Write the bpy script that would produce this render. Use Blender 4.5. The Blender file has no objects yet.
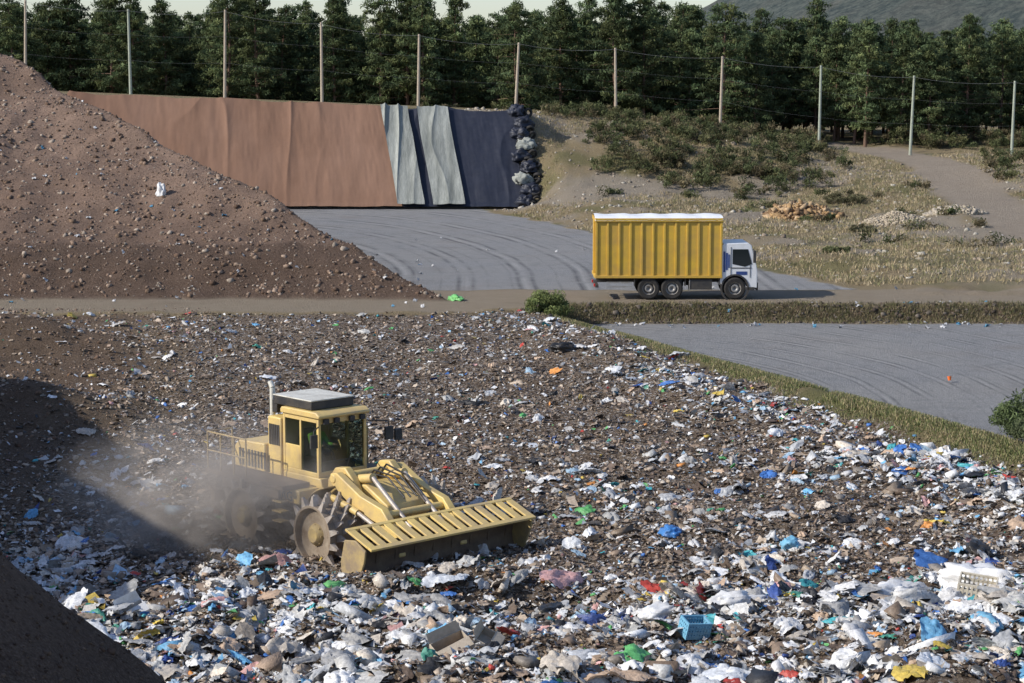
import bpy, bmesh, math, random
import numpy as np
from mathutils import Vector, Matrix, Quaternion
from mathutils import noise as mn
random.seed(7); rng=np.random.default_rng(7)
scene=bpy.context.scene
scene.view_settings.view_transform='Standard'; scene.view_settings.look='None'; scene.view_settings.exposure=0

# ---------------------------------------------------------------- noise / terrain
def _h(ix,iy,seed):
    n=(ix.astype(np.int64)*374761393+iy.astype(np.int64)*668265263+seed*1442695041)&0xffffffff
    n=((n^(n>>13))*1274126177)&0xffffffff
    n=(n^(n>>16))&0xffffff
    return n/float(0xffffff)*2-1
def vnoise(x,y,seed):
    xi=np.floor(x); yi=np.floor(y); fx=x-xi; fy=y-yi
    fx=fx*fx*(3-2*fx); fy=fy*fy*(3-2*fy)
    a=_h(xi,yi,seed); b=_h(xi+1,yi,seed); c=_h(xi,yi+1,seed); d=_h(xi+1,yi+1,seed)
    return (a*(1-fx)+b*fx)*(1-fy)+(c*(1-fx)+d*fx)*fy
def fbm(x,y,f,o,seed):
    r=0;a=1;t=0
    for i in range(o):
        r=r+a*vnoise(x*f+17.3*i,y*f-9.1*i,seed+i*13); t+=a; a*=.5; f*=2.03
    return r/t
def ss(a,b,x):
    t=np.clip((x-a)/(b-a),0,1); return t*t*(3-2*t)
def mix(a,b,t): return a*(1-t)+b*t
def sdist(x,y): return (x-2.1)*.925+(y-87)*.38
def edist(x,y): return x-17+.317*(y-95)
def yback(x): return 88.2-2.6*(1-ss(-4,5,x))
ROAD=[(38,96),(31.5,117),(33,144),(35.5,166),(33,181),(26,196)]
def roaddist(x,y):
    d=np.full(np.shape(x),1e9)
    for (ax,ay),(bx,by) in zip(ROAD[:-1],ROAD[1:]):
        L=(bx-ax)**2+(by-ay)**2
        t=np.clip(((x-ax)*(bx-ax)+(y-ay)*(by-ay))/L,0,1)
        d=np.minimum(d,np.hypot(x-ax-t*(bx-ax),y-ay-t*(by-ay)))
    return d
def hillh(x,y):
    n1=fbm(x,y,.22,3,5); n2=fbm(x,y,.9,4,6)
    front=2+.446*(y-91+.5*n1); t=-((x+3)*.92+(y-91)*.39)
    flank=2+.8*t
    h=np.minimum(np.minimum(front,flank),np.minimum(14.2+0*x,14-.6*(y-150)))
    return h+(.3*n1+.15*np.sin(h*2.1+3*n1))*ss(2,4,h)+.2*n2
def nearmound(x,y):
    n1=fbm(x,y,.4,4,8)
    return np.minimum(5.7-.9*(x+7),8.5)-.85*np.maximum(0,y-27)+.4*n1
def shadebank(x,y):  # unseen soil bank, added left of frame to throw shade over the waste
    eL=-x-(.27*y+1.2)
    w=ss(30,42,y)*(1-ss(62,72,y))
    return np.clip(eL+.8*fbm(x,y,.3,3,77),0,15)*.9*w
def height(x,y):
    x=np.asarray(x,float); y=np.asarray(y,float)
    n1=fbm(x,y,.25,3,1); n2=fbm(x,y,1.1,3,2)
    s=sdist(x,y)
    W=np.interp(y,[0,30,50,60,86,90],[.3,.3,0,.35,1.9,2.])
    W=W+.04*np.clip(x,0,16)*(1-ss(68,86,y))
    amp=1-ss(80,87,y)
    W=W+amp*(.24*n1+.14*n2)
    W=W+(1-ss(42.5,47.5,y))*(.38+.5*n1+.3*n2)*ss(-12,-6,x)
    W=W+.45*np.exp(-((s+2.6)/1.5)**2)*(.6+.7*n1)*amp
    W=W+.42*np.exp(-(((x+.9)/2.6)**2+((y-45.6)/1.1)**2))
    W=W+1.1*np.exp(-(((x+20.5)/4)**2+((y-79)/2.2)**2))
    W=W+1.5*np.exp(-(((x+16.5)/3.5)**2+((y-66)/3)**2))*(1+.5*n1)
    W=W+shadebank(x,y)
    zl=1.3+.05*n1
    A=mix(W,zl,ss(-1.2,.3,s))+.28*np.exp(-(s/.8)**2)*(1-ss(85,88,y))
    yb=yback(x)
    A=mix(A,2.0+.03*n1,ss(yb,yb+1.0,y))
    A=A+.13*n2*np.exp(-((y-yb-.6)/.8)**2)
    A=np.maximum(A,nearmound(x,y))
    e=edist(x,y)
    topA=np.interp(x,[1,10,22],[9.2,8.3,7.4])
    za=np.interp(y,[93,120,147],[2.0,2.6,3.2])
    za=za+(topA-3.2)*ss(147,174,y)*.999
    zb=np.interp(y,[93,120,145,176,185,400],[2.0,2.9,3.9,5.5,5.8,6.])
    zb=zb+1.5*np.exp(-(((x-41)/4)**2+((y-152)/10)**2))
    zR=mix(za,zb,ss(18,29,x))
    B=mix(2.0+.03*n1,zR,ss(0,6,e))+(.4*n1+.12*n2)*ss(0,4,e)*(1-.85*ss(3.2,2,roaddist(x,y)))
    top=9.4-.041*np.clip(x,-60,3)
    zs=2+(top-2)*np.clip((y-156.5)/8,0,1)
    B=mix(B,zs,(1-ss(.8,4.5,x))*ss(150,156,y))
    B=mix(B,6.0+.4*n1,ss(178,198,y))
    Z=np.where(y<93,A,B)
    h=hillh(x,y)
    Z=np.where(y>89,np.maximum(Z,h),Z)
    return Z
def hz(x,y): return float(height(np.array([x]),np.array([y]))[0])

# ---------------------------------------------------------------- material helpers
def newmat(name):
    m=bpy.data.materials.new(name); m.use_nodes=True
    nt=m.node_tree; b=nt.nodes['Principled BSDF']; return m,nt,b
def mixc(nt,fac,a,b,blend='MIX'):
    n=nt.nodes.new('ShaderNodeMix'); n.data_type='RGBA'; n.blend_type=blend
    for i,v in ((0,fac),(6,a),(7,b)):
        if isinstance(v,(int,float)): n.inputs[i].default_value=v
        elif isinstance(v,(tuple,list)): n.inputs[i].default_value=(*v[:3],1)
        else: nt.links.new(v,n.inputs[i])
    return n.outputs[2]
def noise_(nt,vec,scale,detail=5,rough=.6,dist=0):
    n=nt.nodes.new('ShaderNodeTexNoise'); n.inputs['Scale'].default_value=scale; n.inputs['Detail'].default_value=detail; n.inputs['Roughness'].default_value=rough; n.inputs['Distortion'].default_value=dist
    nt.links.new(vec,n.inputs['Vector']); return n.outputs['Fac']
def ramp_(nt,fac,stops,interp='LINEAR'):
    n=nt.nodes.new('ShaderNodeValToRGB'); cr=n.color_ramp; cr.interpolation=interp
    while len(cr.elements)<len(stops): cr.elements.new(.5)
    for e,(p,c) in zip(cr.elements,stops):
        e.position=p; e.color=(*c,1) if len(c)==3 else c
    nt.links.new(fac,n.inputs[0]); return n.outputs[0]
def g(v): return (v,v,v)
def scaled(nt,vec,s,loc=(0,0,0)):
    n=nt.nodes.new('ShaderNodeMapping'); n.inputs['Scale'].default_value=s; n.inputs['Location'].default_value=loc; nt.links.new(vec,n.inputs['Vector']); return n.outputs[0]
def mat(name,col,rough=.6,metal=0,var=.25,scale=4,dirt=(.16,.12,.08),damt=.4,dscale=2.5,bump=.15,spec=.4,stretch=None,bdist=.05):
    m,nt,b=newmat(name); tc=nt.nodes.new('ShaderNodeTexCoord').outputs['Object']
    if stretch: tc=scaled(nt,tc,stretch)
    n1=noise_(nt,tc,scale*3,6); n2=noise_(nt,tc,dscale,8,.7)
    c=mixc(nt,n1,tuple(v*(1-var) for v in col),tuple(min(1,v*(1+var)) for v in col))
    msk=ramp_(nt,n2,[(.5-.25*damt,g(0)),(.62+.1*(1-damt),g(min(1,damt*1.6)))])
    c=mixc(nt,msk,c,dirt)
    nt.links.new(c,b.inputs['Base Color']); b.inputs['Roughness'].default_value=rough; b.inputs['Metallic'].default_value=metal
    b.inputs['Specular IOR Level'].default_value=spec
    if bump:
        bp=nt.nodes.new('ShaderNodeBump'); bp.inputs['Strength'].default_value=bump; bp.inputs['Distance'].default_value=bdist
        nt.links.new(noise_(nt,tc,scale*8,4),bp.inputs['Height']); nt.links.new(bp.outputs[0],b.inputs['Normal'])
    return m
def attrmat(name,rough=.7,bump=.3,bscale=14,spec=.3,trans=0):
    m,nt,b=newmat(name); a=nt.nodes.new('ShaderNodeAttribute'); a.attribute_name='Col'
    if bump:
        tc=nt.nodes.new('ShaderNodeTexCoord').outputs['Object']
        n=noise_(nt,tc,bscale,3)
        c=mixc(nt,1.0,a.outputs['Color'],ramp_(nt,n,[(.3,g(.65)),(.65,g(1.12))]),'MULTIPLY')
        bp=nt.nodes.new('ShaderNodeBump'); bp.inputs['Strength'].default_value=bump; bp.inputs['Distance'].default_value=.04
        nt.links.new(n,bp.inputs['Height']); nt.links.new(bp.outputs[0],b.inputs['Normal'])
    else: c=a.outputs['Color']
    nt.links.new(c,b.inputs['Base Color']); b.inputs['Roughness'].default_value=rough; b.inputs['Specular IOR Level'].default_value=spec
    if trans:
        t=nt.nodes.new('ShaderNodeBsdfTranslucent'); nt.links.new(c,t.inputs[0])
        ms=nt.nodes.new('ShaderNodeMixShader'); ms.inputs[0].default_value=trans
        nt.links.new(b.outputs[0],ms.inputs[1]); nt.links.new(t.outputs[0],ms.inputs[2])
        nt.links.new(ms.outputs[0],nt.nodes['Material Output'].inputs[0])
    return m

# ---------------------------------------------------------------- mesh helpers
def link(o,parent=None):
    scene.collection.objects.link(o)
    if parent: o.parent=parent
    return o
def empty(name,loc=(0,0,0),rz=0):
    o=bpy.data.objects.new(name,None); o.location=loc; o.rotation_euler=(0,0,rz); o.empty_display_size=.5; return link(o)
def npmesh(name,V,Q,mat_=None,col=None,smooth=False):
    me=bpy.data.meshes.new(name); k=Q.shape[1]
    me.vertices.add(len(V)); me.vertices.foreach_set('co',np.ascontiguousarray(V,dtype=np.float32).ravel())
    me.loops.add(Q.size); me.loops.foreach_set('vertex_index',np.ascontiguousarray(Q,dtype=np.int32).ravel())
    me.polygons.add(len(Q)); me.polygons.foreach_set('loop_start',np.arange(0,Q.size,k,dtype=np.int32))
    try: me.polygons.foreach_set('loop_total',np.full(len(Q),k,dtype=np.int32))
    except Exception: pass
    me.update(calc_edges=True)
    if smooth: me.polygons.foreach_set('use_smooth',np.ones(len(Q),dtype=bool))
    if col is not None:
        a=me.color_attributes.new('Col','FLOAT_COLOR','POINT')
        c=np.ones((len(V),4),dtype=np.float32); c[:,:3]=col; a.data.foreach_set('color',c.ravel())
    if mat_: me.materials.append(mat_)
    return me
def rotmats(yaw,p,r):
    cy,sy=np.cos(yaw),np.sin(yaw); cp,sp=np.cos(p),np.sin(p); cr,sr=np.cos(r),np.sin(r)
    R=np.empty((len(yaw),3,3))
    R[:,0,0]=cy*cp; R[:,0,1]=cy*sp*sr-sy*cr; R[:,0,2]=cy*sp*cr+sy*sr
    R[:,1,0]=sy*cp; R[:,1,1]=sy*sp*sr+cy*cr; R[:,1,2]=sy*sp*cr-cy*sr
    R[:,2,0]=-sp; R[:,2,1]=cp*sr; R[:,2,2]=cp*cr
    return R
def inst(tmpl,pos,R,S,col):
    V,Q=tmpl; n=len(pos)
    v=V[None,:,:]*S[:,None,:]; v=np.einsum('nij,nkj->nki',R,v)+pos[:,None,:]
    q=Q[None]+(np.arange(n)*len(V))[:,None,None]
    return v.reshape(-1,3),q.reshape(-1,Q.shape[1]),np.repeat(col,len(V),axis=0)
def combine(parts):
    VV=[];QQ=[];CC=[];o=0
    for v,q,c in parts:
        VV.append(v);QQ.append(q+o);CC.append(c);o+=len(v)
    return np.concatenate(VV),np.concatenate(QQ),np.concatenate(CC)
def t_sheet(n,amp,seed,m=None):
    m=m or n
    r=np.random.default_rng(seed); a=np.linspace(-.5,.5,n); a2=np.linspace(-.5,.5,m)
    X,Y=np.meshgrid(a,a2,indexing='ij'); V=np.stack([X,Y,0*X],-1).reshape(-1,3)
    V+=r.normal(0,.1,V.shape)*np.array([1,1,0]); V[:,2]+=r.normal(0,amp,len(V))
    Q=[[i*m+j,(i+1)*m+j,(i+1)*m+j+1,i*m+j+1] for i in range(n-1) for j in range(m-1)]
    return V,np.array(Q)
def t_film(seed,n=12):
    r=np.random.default_rng(seed); off=Vector(r.uniform(-90,90,3)); V=[]
    for i in range(n):
        for j in range(n):
            u=i/(n-1)*2-1; v=j/(n-1)*2-1
            a=math.atan2(v,u); rr=max(abs(u),abs(v)); m_=.5*(1+.35*mn.noise(Vector((math.cos(a)*1.5,math.sin(a)*1.5,0))+off))
            x=math.cos(a)*rr*m_; y=math.sin(a)*rr*m_; p=Vector((x,y,0))
            x+=.10*mn.noise(p*5+off); y+=.10*mn.noise(p*5-off)
            z=.55*(.5-abs(mn.noise(p*3.2+off)))*.6+.28*abs(mn.noise(p*8+off))+.3*mn.noise(p*1.5-off)-.2*rr*rr
            V.append((x,y,z))
    Q=[[i*n+j,(i+1)*n+j,(i+1)*n+j+1,i*n+j+1] for i in range(n-1) for j in range(n-1)]
    return np.array(V),np.array(Q)
def t_box(j,seed):
    r=np.random.default_rng(seed)
    V=np.array([[x,y,z] for x in(-.5,.5) for y in(-.5,.5) for z in(-.5,.5)])+r.normal(0,j,(8,3))
    Q=np.array([[0,1,3,2],[4,6,7,5],[0,4,5,1],[2,3,7,6],[0,2,6,4],[1,5,7,3]]); return V,Q
def t_blob(n,amp,seed,sq=1.0):
    bm=bmesh.new(); bmesh.ops.create_cube(bm,size=2); bmesh.ops.subdivide_edges(bm,edges=bm.edges[:],cuts=n,use_grid_fill=True)
    r=np.random.default_rng(seed); V=np.array([v.co[:] for v in bm.verts])
    V/=np.linalg.norm(V,axis=1)[:,None]; V*=.5*(1+r.normal(0,amp,len(V)))[:,None]; V[:,2]*=sq
    Q=np.array([[v.index for v in f.verts] for f in bm.faces]); bm.free(); return V,Q

class MB:
    def __init__(s): s.v=[];s.f=[]
    def add(s,vs,fs):
        o=len(s.v); s.v+=[tuple(v) for v in vs]; s.f+=[tuple(i+o for i in f) for f in fs]; return s
    def box(s,x0,x1,y0,y1,z0,z1):
        return s.add([(x0,y0,z0),(x1,y0,z0),(x1,y1,z0),(x0,y1,z0),(x0,y0,z1),(x1,y0,z1),(x1,y1,z1),(x0,y1,z1)],
            [(0,3,2,1),(4,5,6,7),(0,1,5,4),(1,2,6,5),(2,3,7,6),(3,0,4,7)])
    def obox(s,M,sx,sy,sz,tx=1.,ty=1.):
        vs=[(-sx/2,-sy/2,0),(sx/2,-sy/2,0),(sx/2,sy/2,0),(-sx/2,sy/2,0),(-sx*tx/2,-sy*ty/2,sz),(sx*tx/2,-sy*ty/2,sz),(sx*tx/2,sy*ty/2,sz),(-sx*tx/2,sy*ty/2,sz)]
        return s.add([M@Vector(v) for v in vs],[(0,3,2,1),(4,5,6,7),(0,1,5,4),(1,2,6,5),(2,3,7,6),(3,0,4,7)])
    def cyl(s,p0,p1,r0,r1=None,n=14,caps=True):
        r1=r0 if r1 is None else r1; p0=Vector(p0);p1=Vector(p1); d=(p1-p0).normalized()
        a=d.orthogonal().normalized(); b=d.cross(a); vs=[]
        for p,r in((p0,r0),(p1,r1)):
            for i in range(n):
                t=2*math.pi*i/n; vs.append(p+a*math.cos(t)*r+b*math.sin(t)*r)
        fs=[(i,(i+1)%n,n+(i+1)%n,n+i) for i in range(n)]
        if caps: fs+=[tuple(range(n-1,-1,-1)),tuple(range(n,2*n))]
        return s.add(vs,fs)
    def prism(s,prof,y0,y1):
        n=len(prof); vs=[(x,y0,z) for x,z in prof]+[(x,y1,z) for x,z in prof]
        return s.add(vs,[(i,(i+1)%n,n+(i+1)%n,n+i) for i in range(n)]+[tuple(range(n-1,-1,-1)),tuple(range(n,2*n))])
    def rev(s,prof,c,n=28,closed=True,M=None):
        k=len(prof); vs=[]
        for i in range(n):
            t=2*math.pi*i/n
            for r,a in prof:
                v=Vector((r*math.cos(t),a,r*math.sin(t)))
                if M: v=M@v
                vs.append(v+Vector(c))
        fs=[]
        for i in range(n):
            j=(i+1)%n
            for q in range(k if closed else k-1):
                w=(q+1)%k; fs.append((i*k+q,j*k+q,j*k+w,i*k+w))
        return s.add(vs,fs)
    def tube(s,pts,r,n=6):
        for a,b in zip(pts[:-1],pts[1:]): s.cyl(a,b,r,n=n)
        return s
    def done(s,name,parent,m,bevel=0,ang=35,smooth=True):
        me=bpy.data.meshes.new(name); me.from_pydata([tuple(v) for v in s.v],[],s.f)
        bm=bmesh.new(); bm.from_mesh(me); bmesh.ops.recalc_face_normals(bm,faces=bm.faces[:]); bm.to_mesh(me); bm.free()
        me.materials.append(m)
        if smooth:
            me.polygons.foreach_set('use_smooth',[True]*len(me.polygons)); me.set_sharp_from_angle(angle=math.radians(ang))
        o=bpy.data.objects.new(name,me); link(o,parent)
        if bevel:
            b=o.modifiers.new('bevel','BEVEL'); b.width=bevel; b.segments=2; b.limit_method='ANGLE'; b.angle_limit=math.radians(40)
        return o

# ---------------------------------------------------------------- ground
def axis(segs):
    out=[]
    for a,b,st in segs: out.append(np.arange(a,b,st))
    return np.concatenate(out)
ax=axis([(-30,30,.2),(30,52,.6)]); geo=52*1.25**np.arange(0,19)
xs=np.concatenate([-geo[::-1],-np.arange(30.6,52,.6)[::-1],ax,geo])
ys=np.concatenate([[-600,-300,-150,-80,-40,-20,-10,0,6,12,17],axis([(20,118,.2),(118,182,.5),(182,260,2.5)]),260*1.2**np.arange(0,17)])
X,Y=np.meshgrid(xs,ys,indexing='ij'); Z=height(X,Y)
nx,ny=X.shape
idx=np.arange(nx*ny).reshape(nx,ny)
Q=np.stack([idx[:-1,:-1],idx[1:,:-1],idx[1:,1:],idx[:-1,1:]],-1).reshape(-1,4)
V=np.stack([X,Y,Z],-1).reshape(-1,3)
nA=fbm(X,Y,.5,4,31); nB=fbm(X,Y,.12,4,32); nC=fbm(X,Y,.35,4,33)
s=sdist(X,Y); e=edist(X,Y); yb=yback(X)
near=1-ss(0,.5,Y-yb+.3*nA)
waste=near*(1-ss(-.9,-.5,s+.5*nA))
grey=near*ss(.5,.8,s+.6*nA)*(1-ss(-.6,-.2,Y-yb+.4*nA))
grey=np.maximum(grey,ss(-.2,.2,Y-95.6+.5*nA)*ss(-.3,.2,-e+1.0*nA)*(Y<158.5))
road=ss(-.1,.5,Y-yb-.6)*(1-ss(-.2,.5,Y-95.3+.5*nA))*.75
road=np.maximum(road,ss(.5,-.5,roaddist(X,Y)-2.6+.7*nA)*(Y>96))
hh=hillh(X,Y)
dirt=np.where(Y>89.5,ss(-.15,.1,hh-2.05)*(hh>=Z-.05),0)
dirt=np.maximum(dirt,ss(-.1,.1,nearmound(X,Y)-Z+.1))
dirt=np.maximum(dirt,ss(.0,.8,shadebank(X,Y)+.3*nA))
dirt=np.maximum(dirt,.8*np.exp(-((Y-yb-.5)/.6)**2)*(X>3))
dl=ss(-9,-15,X+3*nB+ (Y-60)*.12)*ss(50,56,Y)*.85*near
scree=ss(0,2,e)*(Y>96)*ss(-.1,.25,nB+.3*nA+.3*np.exp(-((Y-152)/12)**2)*(X<26))*(Y<176)
scree=np.maximum(scree,np.exp(-(((X-26)/5)**2+((Y-101)/5)**2)))
green=ss(.0,.35,nC-.25*nB)*(Y>92)*.6
green=np.maximum(green,(np.abs(s)<1.1)*ss(-.3,.2,nC)*.8*(Y<90))
# wheel-track field: iso-lines run as curves over each pad
trk=np.sqrt(((X-2)/13)**2+((Y-66)/20)**2)+.025*fbm(X,Y,.12,3,90)
trk2=np.sqrt(((X+22)/22)**2+((Y-96)/50)**2)+.02*fbm(X,Y,.08,3,91)
trk=np.where(Y<92,trk,trk2*.8)
def addattr(me,name,a,b,c):
    at=me.color_attributes.new(name,'FLOAT_COLOR','POINT')
    arr=np.ones((nx*ny,4),dtype=np.float32); arr[:,0]=a.ravel(); arr[:,1]=b.ravel(); arr[:,2]=c.ravel()
    at.data.foreach_set('color',arr.ravel())
gm,nt,bs=newmat('ground_material')
pos=nt.nodes.new('ShaderNodeNewGeometry').outputs['Position']
def attr(name):
    a=nt.nodes.new('ShaderNodeAttribute'); a.attribute_name=name
    sp=nt.nodes.new('ShaderNodeSeparateColor'); nt.links.new(a.outputs['Color'],sp.inputs[0]); return sp.outputs
def mth(op,a,b=None):
    n=nt.nodes.new('ShaderNodeMath'); n.operation=op
    for i,v in enumerate((a,b)):
        if v is None: continue
        if isinstance(v,(int,float)): n.inputs[i].default_value=v
        else: nt.links.new(v,n.inputs[i])
    return n.outputs[0]
mA=attr('maskA'); mB=attr('maskB'); mC=attr('maskC')
nf=noise_(nt,pos,9,6,.65); nm=noise_(nt,pos,1.3,6,.65); nl=noise_(nt,pos,.18,4,.6); nff=noise_(nt,pos,22,4,.75)
vor=nt.nodes.new('ShaderNodeTexVoronoi'); vor.inputs['Scale'].default_value=16; nt.links.new(pos,vor.inputs['Vector'])
sepv=nt.nodes.new('ShaderNodeSeparateColor'); nt.links.new(vor.outputs['Color'],sepv.inputs[0])
grass=mixc(nt,nm,(.31,.235,.135),(.19,.15,.08))
grass=mixc(nt,ramp_(nt,nf,[(.35,g(0)),(.7,g(.7))]),grass,(.37,.3,.185))
grn=mixc(nt,nf,(.09,.1,.035),(.2,.19,.08)); grass=mixc(nt,mB[2],grass,grn)
scr=mixc(nt,nf,(.23,.19,.14),(.4,.345,.27)); c=mixc(nt,mB[1],grass,scr)
gr=mixc(nt,ramp_(nt,nff,[(.38,g(0)),(.62,g(1))]),(.125,.125,.125),(.38,.375,.365)); gr=mixc(nt,ramp_(nt,nl,[(.35,g(0)),(.7,g(.5))]),gr,(.29,.275,.25)); gr=mixc(nt,ramp_(nt,nm,[(.48,g(0)),(.7,g(.45))]),gr,(.15,.15,.15))
brk=ramp_(nt,noise_(nt,pos,.25,3),[(.4,g(.1)),(.6,g(1))])
fr=mth('FRACT',mth('MULTIPLY',mC[0],9.0)); fr2=mth('FRACT',mth('MULTIPLY',mC[0],23.0))
dk=ramp_(nt,fr,[(.0,g(0)),(.30,g(0)),(.36,g(.9)),(.42,g(0)),(.55,g(0)),(.60,g(.8)),(.66,g(0))])
lt=ramp_(nt,fr,[(.40,g(0)),(.47,g(.6)),(.54,g(0))]); dk2=ramp_(nt,fr2,[(.4,g(0)),(.5,g(.4)),(.6,g(0))])
gr=mixc(nt,mixc(nt,1.0,dk,brk,'MULTIPLY'),gr,(.085,.085,.088)); gr=mixc(nt,mixc(nt,1.0,lt,brk,'MULTIPLY'),gr,(.38,.37,.35)); gr=mixc(nt,mixc(nt,1.0,dk2,brk,'MULTIPLY'),gr,(.12,.12,.122))
c=mixc(nt,mA[2],c,gr)
rd=mixc(nt,nm,(.27,.22,.165),(.44,.37,.29)); rd=mixc(nt,ramp_(nt,nf,[(.5,g(0)),(.75,g(.5))]),rd,(.18,.14,.105)); c=mixc(nt,mB[0],c,rd)
wa=ramp_(nt,sepv.outputs[0],[(0,(.08,.058,.042)),(.3,(.17,.125,.088)),(.55,(.25,.19,.135)),(.78,(.34,.275,.2)),(.92,(.45,.4,.36)),(.97,(.65,.64,.62))])
wa=mixc(nt,ramp_(nt,nm,[(.35,g(0)),(.65,g(.6))]),wa,(.15,.108,.077))
c=mixc(nt,mA[0],c,wa)
sz=nt.nodes.new('ShaderNodeSeparateXYZ'); nt.links.new(pos,sz.inputs[0])
za_=mth('ADD',mth('MULTIPLY',nl,6.0),sz.outputs[2])
zr=nt.nodes.new('ShaderNodeMapRange'); nt.links.new(za_,zr.inputs[0]); zr.inputs[1].default_value=7; zr.inputs[2].default_value=9.2
di=mixc(nt,nm,(.16,.105,.075),(.28,.19,.138)); di=mixc(nt,zr.outputs[0],mixc(nt,nm,(.085,.055,.039),(.155,.103,.073)),di)
di=mixc(nt,ramp_(nt,nff,[(.42,g(0)),(.66,g(.7))]),di,(.33,.24,.18)); di=mixc(nt,ramp_(nt,nf,[(.32,g(.75)),(.5,g(0))]),di,(.075,.048,.034)); di=mixc(nt,ramp_(nt,nl,[(.4,g(0)),(.6,g(.4))]),di,(.11,.073,.053))
c=mixc(nt,mA[1],c,di)
nt.links.new(c,bs.inputs['Base Color']); bs.inputs['Roughness'].default_value=.95; bs.inputs['Specular IOR Level'].default_value=.15
bp=nt.nodes.new('ShaderNodeBump'); bp.inputs['Strength'].default_value=1; bp.inputs['Distance'].default_value=.16
bst=mixc(nt,mA[2],g(1),g(.35))
nt.links.new(mth('MULTIPLY',bst,mth('ADD',nf,nff)),bp.inputs['Height']); nt.links.new(bp.outputs[0],bs.inputs['Normal'])
me=npmesh('ground',V,Q,gm,smooth=True)
addattr(me,'maskA',waste*(1-dl),np.maximum(dirt,dl),grey); addattr(me,'maskB',road,scree,green); addattr(me,'maskC',trk,trk*0,trk*0)
link(bpy.data.objects.new('ground',me))

hx=np.linspace(60,1500,110); hy=np.linspace(700,1700,80); HX,HY=np.meshgrid(hx,hy,indexing='ij')
HZ=2+120*ss(75,420,HX+.1*(HY-700))*ss(700,1150,HY)*(1+.12*fbm(HX,HY,.006,3,40))+5*fbm(HX,HY,.05,3,41)
idx=np.arange(110*80).reshape(110,80); Q=np.stack([idx[:-1,:-1],idx[1:,:-1],idx[1:,1:],idx[:-1,1:]],-1).reshape(-1,4)
hm,nt,bs=newmat('forested_hill'); pos=nt.nodes.new('ShaderNodeNewGeometry').outputs['Position']
n=noise_(nt,pos,.16,8,.75); n2=noise_(nt,pos,.012,4)
c=mixc(nt,ramp_(nt,n,[(.4,g(0)),(.6,g(1))]),(.05,.065,.065),(.12,.135,.12)); c=mixc(nt,ramp_(nt,n2,[(.5,g(0)),(.62,g(.3))]),c,(.15,.14,.12))  # forest tones with distance haze mixed into the colour
nt.links.new(c,bs.inputs['Base Color']); bs.inputs['Roughness'].default_value=1; bs.inputs['Specular IOR Level'].default_value=.02
bp=nt.nodes.new('ShaderNodeBump'); bp.inputs['Distance'].default_value=6; bp.inputs['Strength'].default_value=.8; nt.links.new(n,bp.inputs['Height']); nt.links.new(bp.outputs[0],bs.inputs['Normal'])
link(bpy.data.objects.new('distant_hill',npmesh('distant_hill',np.stack([HX,HY,HZ],-1).reshape(-1,3),Q,hm,smooth=True)))

# ---------------------------------------------------------------- waste
M_waste=attrmat('mixed_waste',rough=.5,bump=.4,spec=.4,trans=.08)
def palette(n,pw):
    base=np.array([(.15,.108,.077),(.2,.15,.105),(.27,.2,.145),(.37,.29,.21),(.28,.245,.205),(.46,.37,.28),(.06,.048,.04),(.16,.115,.084),(.32,.235,.168)])
    br=np.array([(.74,.73,.71),(.62,.62,.62),(.82,.82,.81),(.52,.51,.48),(.46,.47,.48),(.62,.55,.46),(.66,.68,.7),(.4,.39,.37),(.07,.19,.5),(.17,.42,.65),(.36,.5,.62),(.05,.09,.28),(.08,.3,.22),(.14,.45,.15),(.55,.08,.06),(.65,.48,.1),(.035,.035,.037),(.65,.38,.35),(.55,.4,.28),(.08,.4,.44),(.7,.3,.08)])
    wb=np.array([15,13,12,12,8,12,8,12,2.2,2.3,3,1.8,1.,1.2,1.1,1.2,6,1.3,5,1.1,.7]); wb/=wb.sum()
    a=base[rng.integers(0,len(base),n)]; b=br[rng.choice(len(br),n,p=wb)]
    k=(rng.random(n)<pw)[:,None]
    c=np.where(k,b,a); return np.clip(c*rng.uniform(.75,1.15,n)[:,None],0,.85),k[:,0]
def wasteprob(x,y):
    s=sdist(x,y); nb=fbm(x,y,.35,3,50)
    p=.10+.14*ss(.1,.5,nb)
    p=p+.62*np.exp(-((s+2.4)/1.5)**2)*ss(-.6,.2,nb)
    p=p+.4*(1-ss(41.5,46,y))*ss(-.5,.3,nb+.1)*ss(-14,-8,x)
    p=p+.3*np.exp(-(((x-8)/7)**2+((y-43)/2.5)**2))
    p=p+.3*np.exp(-(((x+20)/6)**2+((y-83)/3)**2))+.28*np.exp(-(((x+12)/4)**2+((y-46)/5)**2))
    return np.clip(p,0,.85)
def sample(n,ylo,yhi,extra=2.5):
    y=ylo*(yhi/ylo)**rng.random(n); x=rng.uniform(-1,1,n)*(.265*y+extra); return x,y
def keep(x,y):
    s=sdist(x,y); k=(s<-.55-.5*rng.random(len(x)))&(y<yback(x)+.5)&(nearmound(x,y)<height(x,y)-.02)
    left=ss(-9,-15,x+(y-60)*.12)*ss(50,56,y)
    k&=rng.random(len(x))>left*.75
    return k
parts=[]
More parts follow.
